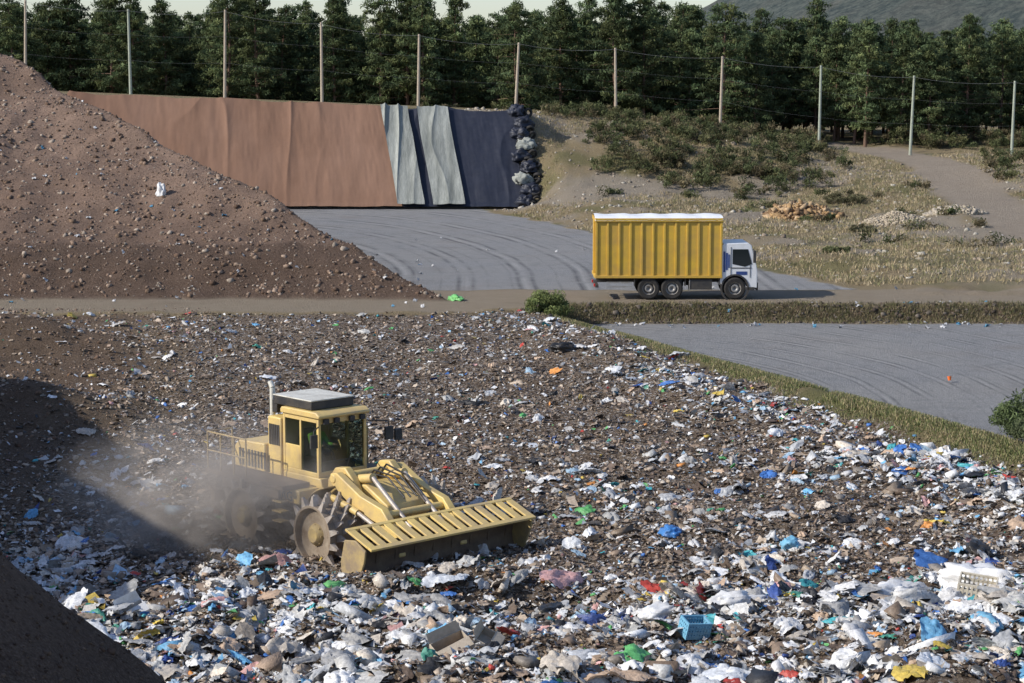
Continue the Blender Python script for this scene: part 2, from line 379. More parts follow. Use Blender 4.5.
def layer(n,szlo,szhi,tm,ylo,yhi,tilt,flat,pwmul=1,lift=.02,pmin=0,asp=1.,padd=0,only=False):
    x,y=sample(n,ylo,yhi); pw=np.clip(wasteprob(x,y)*pwmul+padd,0,.97)
    k=keep(x,y)&((pw>=pmin)|(rng.random(n)<pw*1.0)); x,y,pw=x[k],y[k],pw[k]; n=len(x)
    if only: pw=pw*0+.97
    col,isb=palette(n,pw)
    sz=np.exp(rng.uniform(math.log(szlo),math.log(szhi),n))*np.where(isb,1.2,1)
    S=np.stack([sz*rng.uniform(.7,1.7,n)*asp,sz*rng.uniform(.4,1.1,n),sz*rng.uniform(.5,1,n)*flat],-1)
    z=height(x,y)+lift+sz*.12*rng.random(n)
    R=rotmats(rng.uniform(0,6.283,n),rng.normal(0,tilt,n),rng.normal(0,tilt,n))
    t=rng.integers(0,len(tm),n); P=np.stack([x,y,z],-1)
    for i,T in enumerate(tm):
        q=t==i
        if q.any(): parts.append(inst(T,P[q],R[q],S[q],col[q]))
sh2=[t_sheet(2,.12,i+5) for i in range(4)]; sh3=[t_sheet(3,.16,i) for i in range(5)]; sh4=[t_sheet(5,.13,i+20) for i in range(6)]; bx=[t_box(.15,i+40) for i in range(2)]
strip=[t_sheet(5,.2,i+140,2) for i in range(4)]
film=[t_film(i+500) for i in range(14)]
Y0=34.5
layer(125000,.03,.10,sh2+sh3+bx,Y0,88,.45,.7,padd=.03)
layer(40000,.05,.17,sh3+strip+bx[:1],Y0,88,.4,.6,1.1,padd=.03)
layer(9000,.12,.3,sh4+strip,Y0,88,.35,.6,1.2,pmin=.25)
layer(3000,.16,.38,sh4+strip+bx,Y0,60,.4,.7,1.5,pmin=.35)
layer(8500,.12,.48,film,Y0,60,.35,.9,1.2,pmin=.5,only=True)
layer(300,.45,.9,film,Y0,46,.25,.7,1.2,pmin=.6,only=True,lift=.05)
layer(5200,.12,.5,film,48,87,.3,.9,1.1,pmin=.75,only=True)
V,Q,C=combine(parts)
link(bpy.data.objects.new('landfill_waste',npmesh('landfill_waste',V,Q,M_waste,C)))

M_bagw=mat('white_plastic',(.7,.7,.69),.35,damt=.3,dirt=(.38,.33,.27),bump=.2)
M_blue=mat('blue_plastic',(.05,.2,.5),.35,damt=.25); M_lblue=mat('pale_blue_plastic',(.17,.4,.55),.4,damt=.2)
M_card=mat('cardboard',(.5,.42,.32),.9,damt=.2); M_green=mat('green_plastic',(.16,.45,.14),.4,damt=.1)
M_org=mat('orange_plastic',(.75,.16,.03),.4,damt=.1); M_cream=mat('cream_plastic',(.62,.56,.44),.5,damt=.3); M_black=mat('black_plastic',(.02,.02,.02),.4,damt=.2)
def crumple(name,x,y,sx,sy,sz,m,seed,dz=.0):
    T=t_blob(11,.0,1,1.0); V=T[0].copy()*2
    r=np.random.default_rng(seed); off=Vector(r.uniform(-50,50,3))
    d=np.array([mn.noise(Vector(v)*1.6+off)*.55+abs(mn.noise(Vector(v)*3.5+off))*.45+abs(mn.noise(Vector(v)*8+off))*.2 for v in V])
    V=V*(1+d)[:,None]*np.array([sx,sy,sz])/2
    V[:,2]=np.maximum(V[:,2],-sz*.25)
    me=npmesh(name,V,T[1],m); o=bpy.data.objects.new(name,me); o.location=(x,y,hz(x,y)+sz*.2+dz); o.rotation_euler=(0,0,r.uniform(0,6)); link(o)
crumple('white_plastic_bag',10.2,43.0,1.5,.9,.8,M_bagw,1); crumple('white_plastic_bag',7.6,44.6,1.2,.5,.3,M_bagw,2)
crumple('white_plastic_bag',4.9,43.0,1.1,.5,.35,M_bagw,3); crumple('white_plastic_bag',3.2,42.2,.9,.5,.35,M_bagw,4)
crumple('white_plastic_bag',6.3,46.2,1.0,.45,.25,M_bagw,8); crumple('white_plastic_bag',8.4,42.6,1.2,.6,.4,M_bagw,18)
crumple('blue_plastic_bag',4.1,50.6,.6,.45,.3,M_blue,5); crumple('blue_plastic_bag',-2.3,43.3,1.0,.5,.28,M_blue,6)
crumple('blue_plastic_bag',7.0,49.2,.5,.4,.35,M_lblue,7); crumple('pale_blue_plastic_bag',9.4,38.6,.8,.5,.3,M_lblue,9)
crumple('green_plastic_bag',-4.1,43.8,.7,.35,.2,M_green,10); crumple('black_bin_bag',2.0,76.5,.9,.6,.4,M_black,11); crumple('black_bin_bag',.9,43.9,.7,.4,.3,M_black,12)
crumple('black_bin_bag',11.2,47,.8,.5,.35,M_black,13)
for nm,x,y,m,sx,sy,sz,rz in (('blue_plastic_crate',3.75,40.3,M_lblue,.55,.4,.32,.4),('cream_laundry_basket',9.9,41.6,M_cream,.8,.55,.45,-.3)):
    p=empty(nm,(x,y,hz(x,y)+.1),rz); p.rotation_euler=(.25,.1,rz); b=MB(); w=.03
    b.box(-sx/2,sx/2,-sy/2,sy/2,0,w)
    for zz in (0,.3,.62,.93):
        z0=w+zz*sz*.93; b.box(-sx/2,sx/2,-sy/2,-sy/2+w,z0,z0+.06); b.box(-sx/2,sx/2,sy/2-w,sy/2,z0,z0+.06)
        b.box(-sx/2,-sx/2+w,-sy/2+w,sy/2-w,z0,z0+.06); b.box(sx/2-w,sx/2,-sy/2+w,sy/2-w,z0,z0+.06)
    for i in range(9):
        xx=-sx/2+(sx-.04)*i/8; b.box(xx,xx+.04,-sy/2-.004,-sy/2+w,w,sz); b.box(xx,xx+.04,sy/2-w,sy/2+.004,w,sz)
    for i in range(6):
        yy=-sy/2+(sy-.04)*i/5; b.box(-sx/2-.004,-sx/2+w,yy,yy+.04,w,sz); b.box(sx/2-w,sx/2+.004,yy,yy+.04,w,sz)
    b.done('slatted_shell',p,m)
for x,y,sx,sy,sz,rz in ((-1.2,39.0,.75,.5,.3,.5),(-.5,39.5,.5,.5,.2,1.2),(-8.2,42.2,.6,.4,.2,.6)):
    p=empty('cardboard_box',(x,y,hz(x,y)+.1),rz); p.rotation_euler=(.45,-.3,rz); b=MB(); w=.02
    b.box(-sx/2,sx/2,-sy/2,sy/2,0,w); b.box(-sx/2,sx/2,-sy/2,-sy/2+w,w,sz); b.box(-sx/2,sx/2,sy/2-w,sy/2,w,sz); b.box(-sx/2,-sx/2+w,-sy/2+w,sy/2-w,w,sz); b.box(sx/2-w,sx/2,-sy/2+w,sy/2-w,w,sz)
    b.add([(-sx/2,-sy/2,sz),(sx/2,-sy/2,sz),(sx/2,-sy/2+.22,sz+.05),(-sx/2,-sy/2+.2,sz+.04)],[(0,1,2,3)]); b.add([(-sx/2,sy/2,sz),(sx/2,sy/2,sz),(sx/2-.05,sy/2+.1,sz+.2),(-sx/2,sy/2+.1,sz+.2)],[(0,1,2,3)])
    b.done('box_panels',p,M_card if x>-8 else M_bagw)
p=empty('orange_bucket',(15.6,70.5,hz(15.6,70.5)+.08),.5); p.rotation_euler=(1.4,0,.5); p.scale=(.42,.42,.42); b=MB(); b.rev([(.001,0),(.13,0),(.18,.36),(.165,.36),(.12,.02),(.001,.02)],(0,0,0),n=20,closed=False); b.done('bucket_shell',p,M_org)

# stones / clods
M_stone=attrmat('soil_clods_and_stones',rough=.95,bump=.4,bscale=8,spec=.1)
sp=[]; st=[t_blob(1,.14,i+200,.7) for i in range(4)]+[t_box(.15,i+210) for i in range(3)]
def stones(n,xf,yf,cond,lo,hi,cols,pw=2.5):
    x=rng.uniform(*xf,n); y=rng.uniform(*yf,n); k=cond(x,y); x,y=x[k],y[k]; n=len(x)
    sz=lo*(hi/lo)**(rng.random(n)**pw); S=np.stack([sz*rng.uniform(.7,1.3,n),sz*rng.uniform(.7,1.2,n),sz*rng.uniform(.5,.9,n)],-1)
    cols=np.array(cols); col=cols[rng.integers(0,len(cols),n)]*rng.uniform(.7,1.2,n)[:,None]
    R=rotmats(rng.uniform(0,6.3,n),rng.normal(0,.4,n),rng.normal(0,.4,n)); P=np.stack([x,y,height(x,y)-sz*.02],-1)
    t=rng.integers(0,len(st),n)
    for i,T in enumerate(st):
        q=t==i
        if q.any(): sp.append(inst(T,P[q],R[q],S[q],col[q]))
dc=[(.19,.13,.09),(.24,.17,.125),(.3,.225,.17),(.14,.092,.065),(.36,.3,.24)]
stones(30000,(-34,0),(90.5,122),lambda x,y:hillh(x,y)>2.1,.04,.24,dc,3)
stones(6000,(-11,-3),(23,36),lambda x,y:nearmound(x,y)>height(x,y)-.1,.02,.1,[(.1,.065,.047),(.13,.09,.065)])
stones(12000,(-24,-6),(50,88),lambda x,y:(x+(y-60)*.12<-10),.03,.16,dc)
stones(4000,(3,30),(87.6,89.6),lambda x,y:y-yback(x)>-.4,.04,.22,[(.12,.095,.075),(.16,.135,.11),(.08,.063,.05)])
stones(11000,(-4,40),(100,174),lambda x,y:(edist(x,y)>.5)&(roaddist(x,y)>2.6),.05,.32,[(.32,.28,.22),(.26,.21,.16),(.39,.36,.3)],3)
stones(200,(28,46),(112,160),lambda x,y:(roaddist(x,y)>2.6)&(roaddist(x,y)<3.6),.2,.6,[(.5,.49,.46),(.4,.38,.35)])
V,Q,C=combine(sp); link(bpy.data.objects.new('soil_clods_and_stones',npmesh('soil_clods_and_stones',V,Q,M_stone,C)))
def heap(name,cx,cy,r,h,n,cols,lo,hi,asp=1.8):
    a=rng.uniform(0,6.283,n); q=np.sqrt(rng.random(n)); x=cx+r*q*np.cos(a); y=cy+r*.6*q*np.sin(a)
    z=height(x,y)+h*(1-q**1.5)*rng.uniform(.7,1.05,n); sz=rng.uniform(lo,hi,n)
    S=np.stack([sz*asp,sz*.8,sz*.6],-1); cols=np.array(cols); col=cols[rng.integers(0,len(cols),n)]
    R=rotmats(rng.uniform(0,6.3,n),rng.normal(0,.5,n),rng.normal(0,.5,n)); P=np.stack([x,y,z],-1)
    t=rng.integers(0,len(st),n); pp=[inst(T,P[t==i],R[t==i],S[t==i],col[t==i]) for i,T in enumerate(st)]
    V,Q,C=combine(pp); link(bpy.data.objects.new(name,npmesh(name,V,Q,M_stone,C)))
heap('timber_rubble_heap',19.3,133,2.5,1.0,900,[(.4,.26,.13),(.46,.33,.2),(.22,.14,.08)],.18,.4,2.4)
heap('sand_heap',24.5,128,2.0,.6,1500,[(.42,.36,.27),(.37,.31,.23)],.1,.22,1)
heap('rubble_heap',29.0,131,2.0,.5,900,[(.35,.3,.22),(.4,.35,.28)],.1,.3)

x=np.concatenate([rng.uniform(-30,-4,110),rng.uniform(4,28,60),rng.uniform(-8,20,20)]); y=np.concatenate([rng.uniform(88,112,110),rng.uniform(86,90,60),rng.uniform(90,130,20)])
n=len(x); sz_=rng.uniform(.08,.24,n); col=np.where((rng.random(n)<.8)[:,None],np.array([[.6,.6,.6]]),np.array([[.1,.3,.45]]))
P=np.stack([x,y,height(x,y)+.06],-1); R=rotmats(rng.uniform(0,6,n),rng.normal(0,.4,n),rng.normal(0,.4,n))
v,q,c=inst(sh4[0],P,R,np.stack([sz_,sz_,sz_],-1),col); link(bpy.data.objects.new('windblown_litter',npmesh('windblown_litter',v,q,M_waste,c)))
crumple('white_plastic_bag',-17.6,100.5,.4,.3,.8,M_bagw,31); crumple('green_plastic_sheet',-2.6,91.3,1.0,.5,.3,M_green,32); crumple('green_plastic_sheet',-24.5,90.8,1.3,.5,.2,M_green,33)

# ---------------------------------------------------------------- vegetation
M_leaf=attrmat('foliage',rough=.8,bump=0,bscale=3,spec=.15,trans=.25)
leafT=(np.array([[-.5,-.5,0],[.5,-.35,.05],[.5,.35,-.05],[-.5,.5,0.]]),np.array([[0,1,2,3]]))
def clump_leaves(cs,rad,per,lsz,col,r,flat=.55,var=(.6,1.35)):
    cs=np.asarray(cs); n=len(cs)*per
    c=np.repeat(cs,per,axis=0); rr=np.repeat(rad,per); d=r.normal(0,1,(n,3)); d/=np.linalg.norm(d,axis=1)[:,None]
    d*=(r.random(n)**.45)[:,None]*rr[:,None]; d[:,2]*=flat
    R=rotmats(r.uniform(0,6.3,n),r.normal(0,.8,n),r.normal(0,.8,n)); sz=lsz*r.uniform(.6,1.4,n)
    col=np.asarray(col)
    if col.ndim==1: col=col[None]
    cb=col[r.integers(0,len(col),len(cs))]*r.uniform(var[0],var[1],(len(cs),1))
    cc=np.repeat(cb,per,axis=0)*r.uniform(.75,1.25,n)[:,None]
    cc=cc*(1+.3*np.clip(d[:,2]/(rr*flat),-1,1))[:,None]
    return inst(leafT,c+d,R,np.stack([sz*1.5,sz*.45,sz],-1),cc)
def pine(seed):
    r=np.random.default_rng(seed); H=r.uniform(11,13.6); b=MB(); k=r.normal(0,.25,2)
    def tr(t): return Vector((k[0]*math.sin(t*2.5)*1.2,k[1]*math.sin(t*3),t*H))
    for i in range(9): b.cyl(tr(i/9),tr((i+1)/9),.19*(1-i/10),.19*(1-(i+1)/10),n=7,caps=False)
    cs=[];rad=[]; c0=r.uniform(.05,.22); ns=62; W=r.uniform(2.1,3.2); pk=r.uniform(.45,.8)
    for i in range(ns):
        t=c0+(1-c0)*(i+.3*r.random())/ns; u=(t-c0)/(1-c0)
        L=(max(0,1-u)**pk*W*min(1,.5+u*3.5)+.25)*r.uniform(.6,1.2)
        a=i*2.4+r.normal(0,.4); p=tr(min(t,1)); q=p+Vector((math.cos(a)*L,math.sin(a)*L,L*r.uniform(-.1,.3)))
        b.cyl(p,q,.05*(1.2-t),.012,n=4,caps=False)
        for f in ((.4,.7,1.0) if L>1.1 else (.5,1.)):
            w=p.lerp(q,f); cs.append(tuple(w+Vector(r.normal(0,.15,3)))); rad.append(r.uniform(.35,.72))
    cs.append(tuple(tr(1))); rad.append(.4)
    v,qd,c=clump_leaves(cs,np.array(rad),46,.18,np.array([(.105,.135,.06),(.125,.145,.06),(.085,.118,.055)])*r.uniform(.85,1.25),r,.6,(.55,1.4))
    bm_v=np.array([tuple(q) for q in b.v]); bq=np.array([f for f in b.f if len(f)==4])
    V=np.concatenate([v,bm_v]); Q=np.concatenate([qd,bq+len(v)]); C=np.concatenate([c,np.tile([.2,.13,.095],(len(bm_v),1))])
    return npmesh('pine_tree',V,Q,M_leaf,C)
pines=[pine(300+i) for i in range(10)]
forest=empty('pine_forest',(0,200,6))
r=np.random.default_rng(5)
for row in range(10):
    yy=188+row*5.5; half=.29*yy+12; st_=2.9 if row<5 else 3.5
    for xx in np.arange(-half,half,st_):
        px=xx+r.normal(0,1.1); py=yy+r.normal(0,1.6)
        if roaddist(np.array([px]),np.array([py]))[0]<2.6: continue
        if row<1 and r.random()<.25: continue
        o=bpy.data.objects.new('pine',pines[r.integers(0,len(pines))]); scene.collection.objects.link(o); o.parent=forest
        sc=r.uniform(.78,1.02)*(1.06 if r.random()<.25 else 1)*(1.05 if px<20 else .95)
        o.location=(px,py-200,hz(px,py)-6-.1); o.rotation_euler=(r.normal(0,.02),r.normal(0,.02),r.uniform(0,6.3)); o.scale=(sc*1.08,sc*1.08,sc*r.uniform(.93,1.1))

def bush_mesh(name,pts,rads,per,lsz,col,r,flat=.75,var=(.6,1.35)):
    v,q,c=clump_leaves(pts,np.array(rads),per,lsz,np.array(col),r,flat,var)
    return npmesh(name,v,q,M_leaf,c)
def bush(name,x,y,w,h,col,seed,per=150,lsz=.075):
    r=np.random.default_rng(seed); z=hz(x,y); n=36
    a=r.uniform(0,6.3,n); q=np.sqrt(r.random(n)); px=q*np.cos(a)*w/2; py=q*np.sin(a)*w/2; pz=h*(.2+.62*r.random(n)*(1-q**2*.7))
    o=bpy.data.objects.new(name,bush_mesh(name,np.stack([px,py,pz],-1),r.uniform(.14,.34,n)*h,per,lsz,col,r)); o.location=(x,y,z); link(o)
bush('bush',1.55,87.0,1.9,1.4,(.16,.19,.07),11); bush('bush',15.2,59.0,1.5,1.6,(.1,.13,.055),12); bush('bush',15.5,57.2,1.6,1.5,(.1,.12,.06),13)
bush('bush',17.9,110,1.5,.6,(.12,.13,.06),14); bush('bush',21.5,122.5,1.6,.6,(.15,.14,.08),15); bush('bush',23.5,141,3,1.1,(.14,.13,.07),16)
r=np.random.default_rng(21); pts=[];rad=[]
def scrubc(n,cx,cy,sx,sy,hh_):
    for _ in range(n):
        x=cx+r.normal(0,sx); y=cy+r.normal(0,sy)
        if roaddist(np.array([x]),np.array([y]))[0]<3.2 or edist(x,y)<2 or x<2.5 and y<180: continue
        for _ in range(r.integers(2,8)):
            pts.append((x+r.normal(0,.6),y+r.normal(0,.5),hz(x,y)+hh_*r.uniform(.05,.8))); rad.append(r.uniform(.25,.65))
scrubc(22,8.5,168,3,2.8,1.1); scrubc(30,14.5,165,4,4,1.3); scrubc(26,20,165,4,4,1.3); scrubc(20,8,173,4,1.2,1.2); scrubc(20,19,174,6,1.5,1.1)
scrubc(16,10,160,2.0,1.5,1.3); scrubc(22,15.5,158,2.6,2.0,1.4); scrubc(22,21.5,158,2.4,3.0,1.4); scrubc(10,17,152,3.0,2.0,1.1)
scrubc(60,41.5,150,2.4,8,1.3); scrubc(110,36,186,14,2.0,1.9); scrubc(110,-8,187,34,2.0,1.8); scrubc(12,20,140,7,9,.4); scrubc(12,27,122,3,9,.4)
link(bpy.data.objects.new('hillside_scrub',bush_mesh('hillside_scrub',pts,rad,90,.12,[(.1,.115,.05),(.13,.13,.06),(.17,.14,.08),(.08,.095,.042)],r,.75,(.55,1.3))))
M_grass=attrmat('grass_blades',rough=.8,bump=0,bscale=2,trans=.25)
bladeT=(np.array([[-.5,0,0],[.5,0,0],[.18,.25,1],[-.12,.3,1.]]),np.array([[0,1,2,3]]))
def tufts(xs_,ys_,hlo,hi,cols,per=9,spread=.12,w=.035):
    n=len(xs_)*per; x=np.repeat(xs_,per)+rng.normal(0,spread,n); y=np.repeat(ys_,per)+rng.normal(0,spread,n)
    h_=rng.uniform(hlo,hi,n); cols=np.array(cols); col=np.repeat(cols[rng.integers(0,len(cols),len(xs_))],per,axis=0)*rng.uniform(.7,1.25,n)[:,None]
    R=rotmats(rng.uniform(0,6.3,n),rng.normal(0,.4,n),rng.normal(0,.4,n)); P=np.stack([x,y,height(x,y)-.02],-1)
    return inst(bladeT,P,R,np.stack([np.full(n,w),h_,h_],-1),col)
gp=[]
t=rng.uniform(0,38,5200); dd=rng.normal(0,.42,5200); gx=2.1+.38*t+.925*dd; gy=87-.925*t+.38*dd
k=fbm(gx,gy,.6,3,70)>-.35; gp.append(tufts(gx[k],gy[k],.05,.17,[(.24,.25,.1),(.4,.33,.19),(.3,.27,.14),(.15,.18,.07)]))
gx=rng.uniform(-4,46,24000); gy=rng.uniform(97,180,24000); k=(edist(gx,gy)>.3)&(roaddist(gx,gy)>2.7)&(fbm(gx,gy,.15,3,71)>-.1)&((gx>2)|(gy<150)); gx,gy=gx[k],gy[k]
gp.append(tufts(gx,gy,.08,.28,[(.42,.33,.2),(.33,.27,.15),(.24,.23,.11),(.48,.39,.25)],per=7,spread=.2,w=.05))
gx=rng.uniform(2,28,2600); gy=yback(gx)+rng.normal(.5,.35,2600); gp.append(tufts(gx,gy,.06,.2,[(.3,.25,.15),(.16,.16,.07),(.22,.18,.1)]))
V,Q,C=combine(gp); link(bpy.data.objects.new('dry_grass',npmesh('dry_grass',V,Q,M_grass,C)))

# ---------------------------------------------------------------- slope covers (draped textile, always proud of the bank)
def cover(name,xt,xb,m,off,pleat,pf,diag,nu=220,nv=70,wr=.1,seed=1,rag=.1,scal=0,scf=.7):
    u=np.linspace(0,1,nu); v=np.linspace(0,1,nv); U,Vv=np.meshgrid(u,v,indexing='ij')
    Xx=mix(xb[0]+(xb[1]-xb[0])*U, xt[0]+(xt[1]-xt[0])*U, Vv); Xx=Xx+.12*fbm(Xx*.2,Vv*3,1,2,seed+8)
    # top edge hangs in shallow scallops between its anchor points
    vm=1.0-scal*np.abs(np.sin(Xx*scf))**1.0-rag*.05*(1+fbm(Xx,0*Xx,1.2,3,seed+2)); Ve=Vv*vm
    zt=9.4-.041*np.clip(Xx,-60,3); yy=156.5+8.0*Ve; zz=2+(zt-2)*Ve
    ph=pf*Xx+diag*Vv+3.5*fbm(Xx*.25,Vv*.8,1,2,seed)
    fold=(1-np.abs(np.sin(ph)))**2.2
    n_s=fbm(Xx*.35,Vv*1.2,1,3,seed+3)
    d=off+pleat*fold*(.3+.7*Vv)*(.55+.45*np.sin(Xx*.37+seed))+wr*(n_s+1)+.03*fbm(Xx*2.2+Vv*3,Vv*4,1,3,seed+4)
    yy=yy-d*.7; zz=zz+d*.7; yy=yy-.35*(Vv<.02)
    I=np.arange(nu*nv).reshape(nu,nv); Qc=np.stack([I[:-1,:-1],I[1:,:-1],I[1:,1:],I[:-1,1:]],-1).reshape(-1,4)
    return link(bpy.data.objects.new(name,npmesh(name,np.stack([Xx,yy,zz],-1).reshape(-1,3),Qc,m,smooth=True)))
M_brown=mat('brown_geotextile',(.18,.098,.06),.9,var=.2,scale=.25,dscale=.12,dirt=(.255,.15,.1),damt=.5,bump=.2,stretch=(1,.5,.5),bdist=.06)
M_navy=mat('navy_sheet',(.018,.021,.034),.55,var=.3,scale=.5,dirt=(.045,.047,.055),damt=.2,bump=.15)
M_net=mat('grey_netting',(.36,.37,.33),.9,var=.5,scale=2.5,dscale=.7,dirt=(.14,.15,.135),damt=.65,bump=.5,stretch=(1.8,.22,.22),bdist=.1)
cover('brown_tarpaulin',(-36,-10.2),(-42,-8.6),M_brown,.2,.22,.55,2.2,nu=520,wr=.14,seed=3,scal=.018,scf=.42)
cover('navy_tarpaulin',(-10.4,.3),(-8.9,.8),M_navy,.16,.22,.8,1.2,nu=180,wr=.1,seed=9,scal=.025,scf=.6)
cover('grey_netting',(-10.7,-8.5),(-8.9,-6.8),M_net,.5,.32,2.0,1.5,nu=110,wr=.12,seed=12,rag=.5)
cover('grey_netting',(-7.8,-5.3),(-6.2,-3.7),M_net,.5,.32,1.8,1.8,nu=110,wr=.12,seed=15,rag=.5)
M_rub=mat('tyre_rubber',(.022,.021,.02),.85,var=.2,damt=.3,dirt=(.07,.06,.05))
p=empty('tyre_pile',(1.4,160,5)); b=MB(); r_=random.Random(3)
prof=[(.21,-.1),(.33,-.12),(.38,-.06),(.38,.06),(.33,.12),(.21,.1)]
for i in range(17):
    for j in range(2):
        v=i/16; xx=.55+.65*j+r_.gauss(0,.22)+1.0*(1-v); yy=156.3+8*v; zz=2.25+7.0*v+r_.gauss(0,.1)
        Mx=Matrix.Rotation(r_.uniform(-1,1),3,'X')@Matrix.Rotation(r_.uniform(-1,1),3,'Z')@Matrix.Rotation(r_.uniform(.2,1.4),3,'X')
        b.rev(prof,(xx-1.4,yy-160-.3+r_.gauss(0,.15),zz-5),n=14,M=Mx)
b.done('tyres',p,M_rub)
for i in range(9):
    v=i/8; crumple('bunched_dark_sheet',.55+.7*(1-v)+(.3 if i%2 else -.2),156.4+7.6*v,1.2,1.3,1.1,M_net if i in(2,5) else M_navy,60+i,dz=.25)

# ---------------------------------------------------------------- net fence
M_pole=mat('weathered_pole',(.42,.35,.27),.85,damt=.2); M_polegr=mat('green_pole',(.33,.36,.29),.7,damt=.2); M_wire=mat('fence_wire',(.25,.25,.25),.6,damt=0,bump=0)
fx=[-51.5,-42.5,-33.3,-25.1,-16.6,-8.2,.3,9.1,18.2,26.9,34.9,43.8,52.5]
fp=empty('net_fence',(0,176,0)); b=MB(); b2=MB(); tops=[]
for i,xx in enumerate(fx):
    zt=14.95-.068*xx+(.15 if i%2 else 0)+(.35 if i in(3,8) else 0)+(.9 if xx<-10 else 0)+(.3 if -10<=xx<10 else 0); z0=hz(xx,176)-.3; lean=(.1,.25,-.05,.18,.0,.12,.3,-.1,.15,.05,.2,.1,0)[i]
    if xx>30: zt-=.2
    (b2 if i in(2,9,10,11) else b).cyl((xx,0,z0),(xx+lean,0,zt),.14,.1,n=10); tops.append((xx+lean,zt,z0+.3))
b.done('wooden_poles',fp,M_pole); b2.done('green_poles',fp,M_polegr)
w=MB()
for (xa,za,ba),(xb_,zb_,bb) in zip(tops[:-1],tops[1:]):
    for f in (.02,.3,.6):
        pts_=[]
        for k_ in range(7):
            t_=k_/6; z1=za-f*(za-ba); z2=zb_-f*(zb_-bb); pts_.append((xa+(xb_-xa)*t_,-.12,z1+(z2-z1)*t_-.3*4*t_*(1-t_)*(.5 if f>.1 else 1)))
        w.tube(pts_,.010 if f<.1 else .004,n=4)
w.done('wires',fp,M_wire,smooth=False)

# ---------------------------------------------------------------- truck
TY=empty('container_truck',(3.8,92.3,2.03),math.radians(.6))
M_tyel=mat('yellow_container_paint',(.6,.38,.045),.5,var=.15,scale=.6,dscale=.8,dirt=(.42,.26,.08),damt=.5,bump=.05)
M_wh=mat('white_paint',(.7,.71,.72),.35,var=.05,damt=.2,dirt=(.4,.37,.32),bump=0,spec=.5); M_tarp=mat('white_tarpaulin',(.75,.76,.77),.6,var=.1,damt=.2,dirt=(.5,.48,.45))
M_dark=mat('dark_chassis',(.03,.03,.032),.6,damt=.4,dirt=(.1,.085,.065)); M_gl,nt,b_=newmat('dark_glass'); b_.inputs['Base Color'].default_value=(.015,.02,.022,1); b_.inputs['Roughness'].default_value=.06
M_rim=mat('wheel_rim',(.35,.35,.34),.5,metal=.3,damt=.5); M_red=mat('red_lamp',(.5,.03,.02),.3,damt=0); M_blu2=mat('navy_paint',(.03,.06,.2),.4,damt=.1)
L=5.8
b=MB(); b.box(0.06,L-.06,-1.19,1.19,1.02,3.62)
b.done('container_body',TY,M_tyel,.01)
b=MB()
for yv,yo in((-1.24,-1.19),(1.19,1.24)):
    for i in range(12):
        xx=.0+(L-.10)*i/11
        b.box(xx,xx+.10,yv,yo,1.1,3.56)
for yv,yo in((-1.28,-1.19),(1.19,1.28)):
    b.box(-.01,L+.01,yv,yo,3.56,3.72); b.box(-.01,L+.01,yv,yo,.98,1.1)
b.box(-.04,.06,-1.18,1.18,.98,1.12); b.box(L-.06,L+.04,-1.18,1.18,3.5,3.72); b.box(-.04,.06,-1.18,1.18,3.55,3.72)
for i in range(4): b.box(L-.06,L+.02,-1.1+i*.66,-1.0+i*.66,1.12,3.5)
for sgn in(-1,1): b.box(-.05,.05,sgn*.08-.04,sgn*.08+.04,1.12,3.55)
b.done('container_ribs_and_rails',TY,M_tyel,.012)
nu=40
b=MB(); vs=[];fs=[]
for i in range(nu+1):
    xx=-.03+(L+.06)*i/nu
    for j in range(9):
        yv=-1.29+2.58*j/8; zz=3.74+.09*math.sin(math.pi*j/8)*(1+.3*math.sin(i*.7+j*.3))+random.uniform(0,.015)
        if j in(0,8): zz=3.64+random.uniform(-.04,.02)
        vs.append((xx,yv,zz))
for i in range(nu):
    for j in range(8): a=i*9+j; fs.append((a,a+9,a+10,a+1))
b.add(vs,fs); b.done('roof_tarpaulin',TY,M_tarp)
b=MB(); b.box(.1,7.0,-.42,-.28,.72,.96); b.box(.1,7.0,.28,.42,.72,.96); b.box(.0,.15,-1.2,1.2,.55,.68); b.box(.3,5.6,-.6,.6,.965,1.0)
b.box(4.35,5.35,-1.2,-.75,.45,.92); b.box(4.35,5.2,.75,1.2,.45,.92); b.box(5.45,5.62,-.9,.9,.9,2.3); b.cyl((3.9,-.9,.6),(3.9,-.9,.93),.16)
for xx in (2.45,3.52):  b.cyl((xx,-.95,.5),(xx,.95,.5),.12); 
b.cyl((6.4,-.95,.5),(6.4,.95,.5),.1); b.box(1.85,4.1,-1.22,-.85,.94,.96)
for xx in(1.8,4.12): b.box(xx-.02,xx+.02,-1.22,-.85,.6,.93)
b.done('chassis',TY,M_dark,.01)
b=MB(); b.box(4.3,4.34,-1.22,-.7,.4,.9); b.box(.5,1.7,-1.2,-1.17,.55,.62); b.box(.5,1.7,-1.2,-1.17,.74,.81); b.done('side_guard',TY,M_rim)
tb=MB(); rb=MB()
tp=[(.29,-.14),(.44,-.15),(.5,-.11),(.505,0),(.5,.11),(.44,.15),(.29,.14)]
for xx in(2.45,3.52,6.4):
    for sg in(-1,1):
        tb.rev(tp,(xx,sg*1.06,.5),n=28)
        if xx<5: tb.rev(tp,(xx,sg*.74,.5),n=20)
        rb.rev([(.001,-.03*sg+0),(.12,.1*sg),(.17,.1*sg),(.2,-.02*sg),(.29,.09*sg),(.3,.0)],(xx,sg*1.08,.5),n=20,closed=False)
tb.done('tyres',TY,M_rub); rb.done('wheel_rims',TY,M_rim)
arch=[(6.4+.6*math.cos(a),.5+.6*math.sin(a)) for a in np.linspace(math.pi*.97,.03*math.pi,12)]
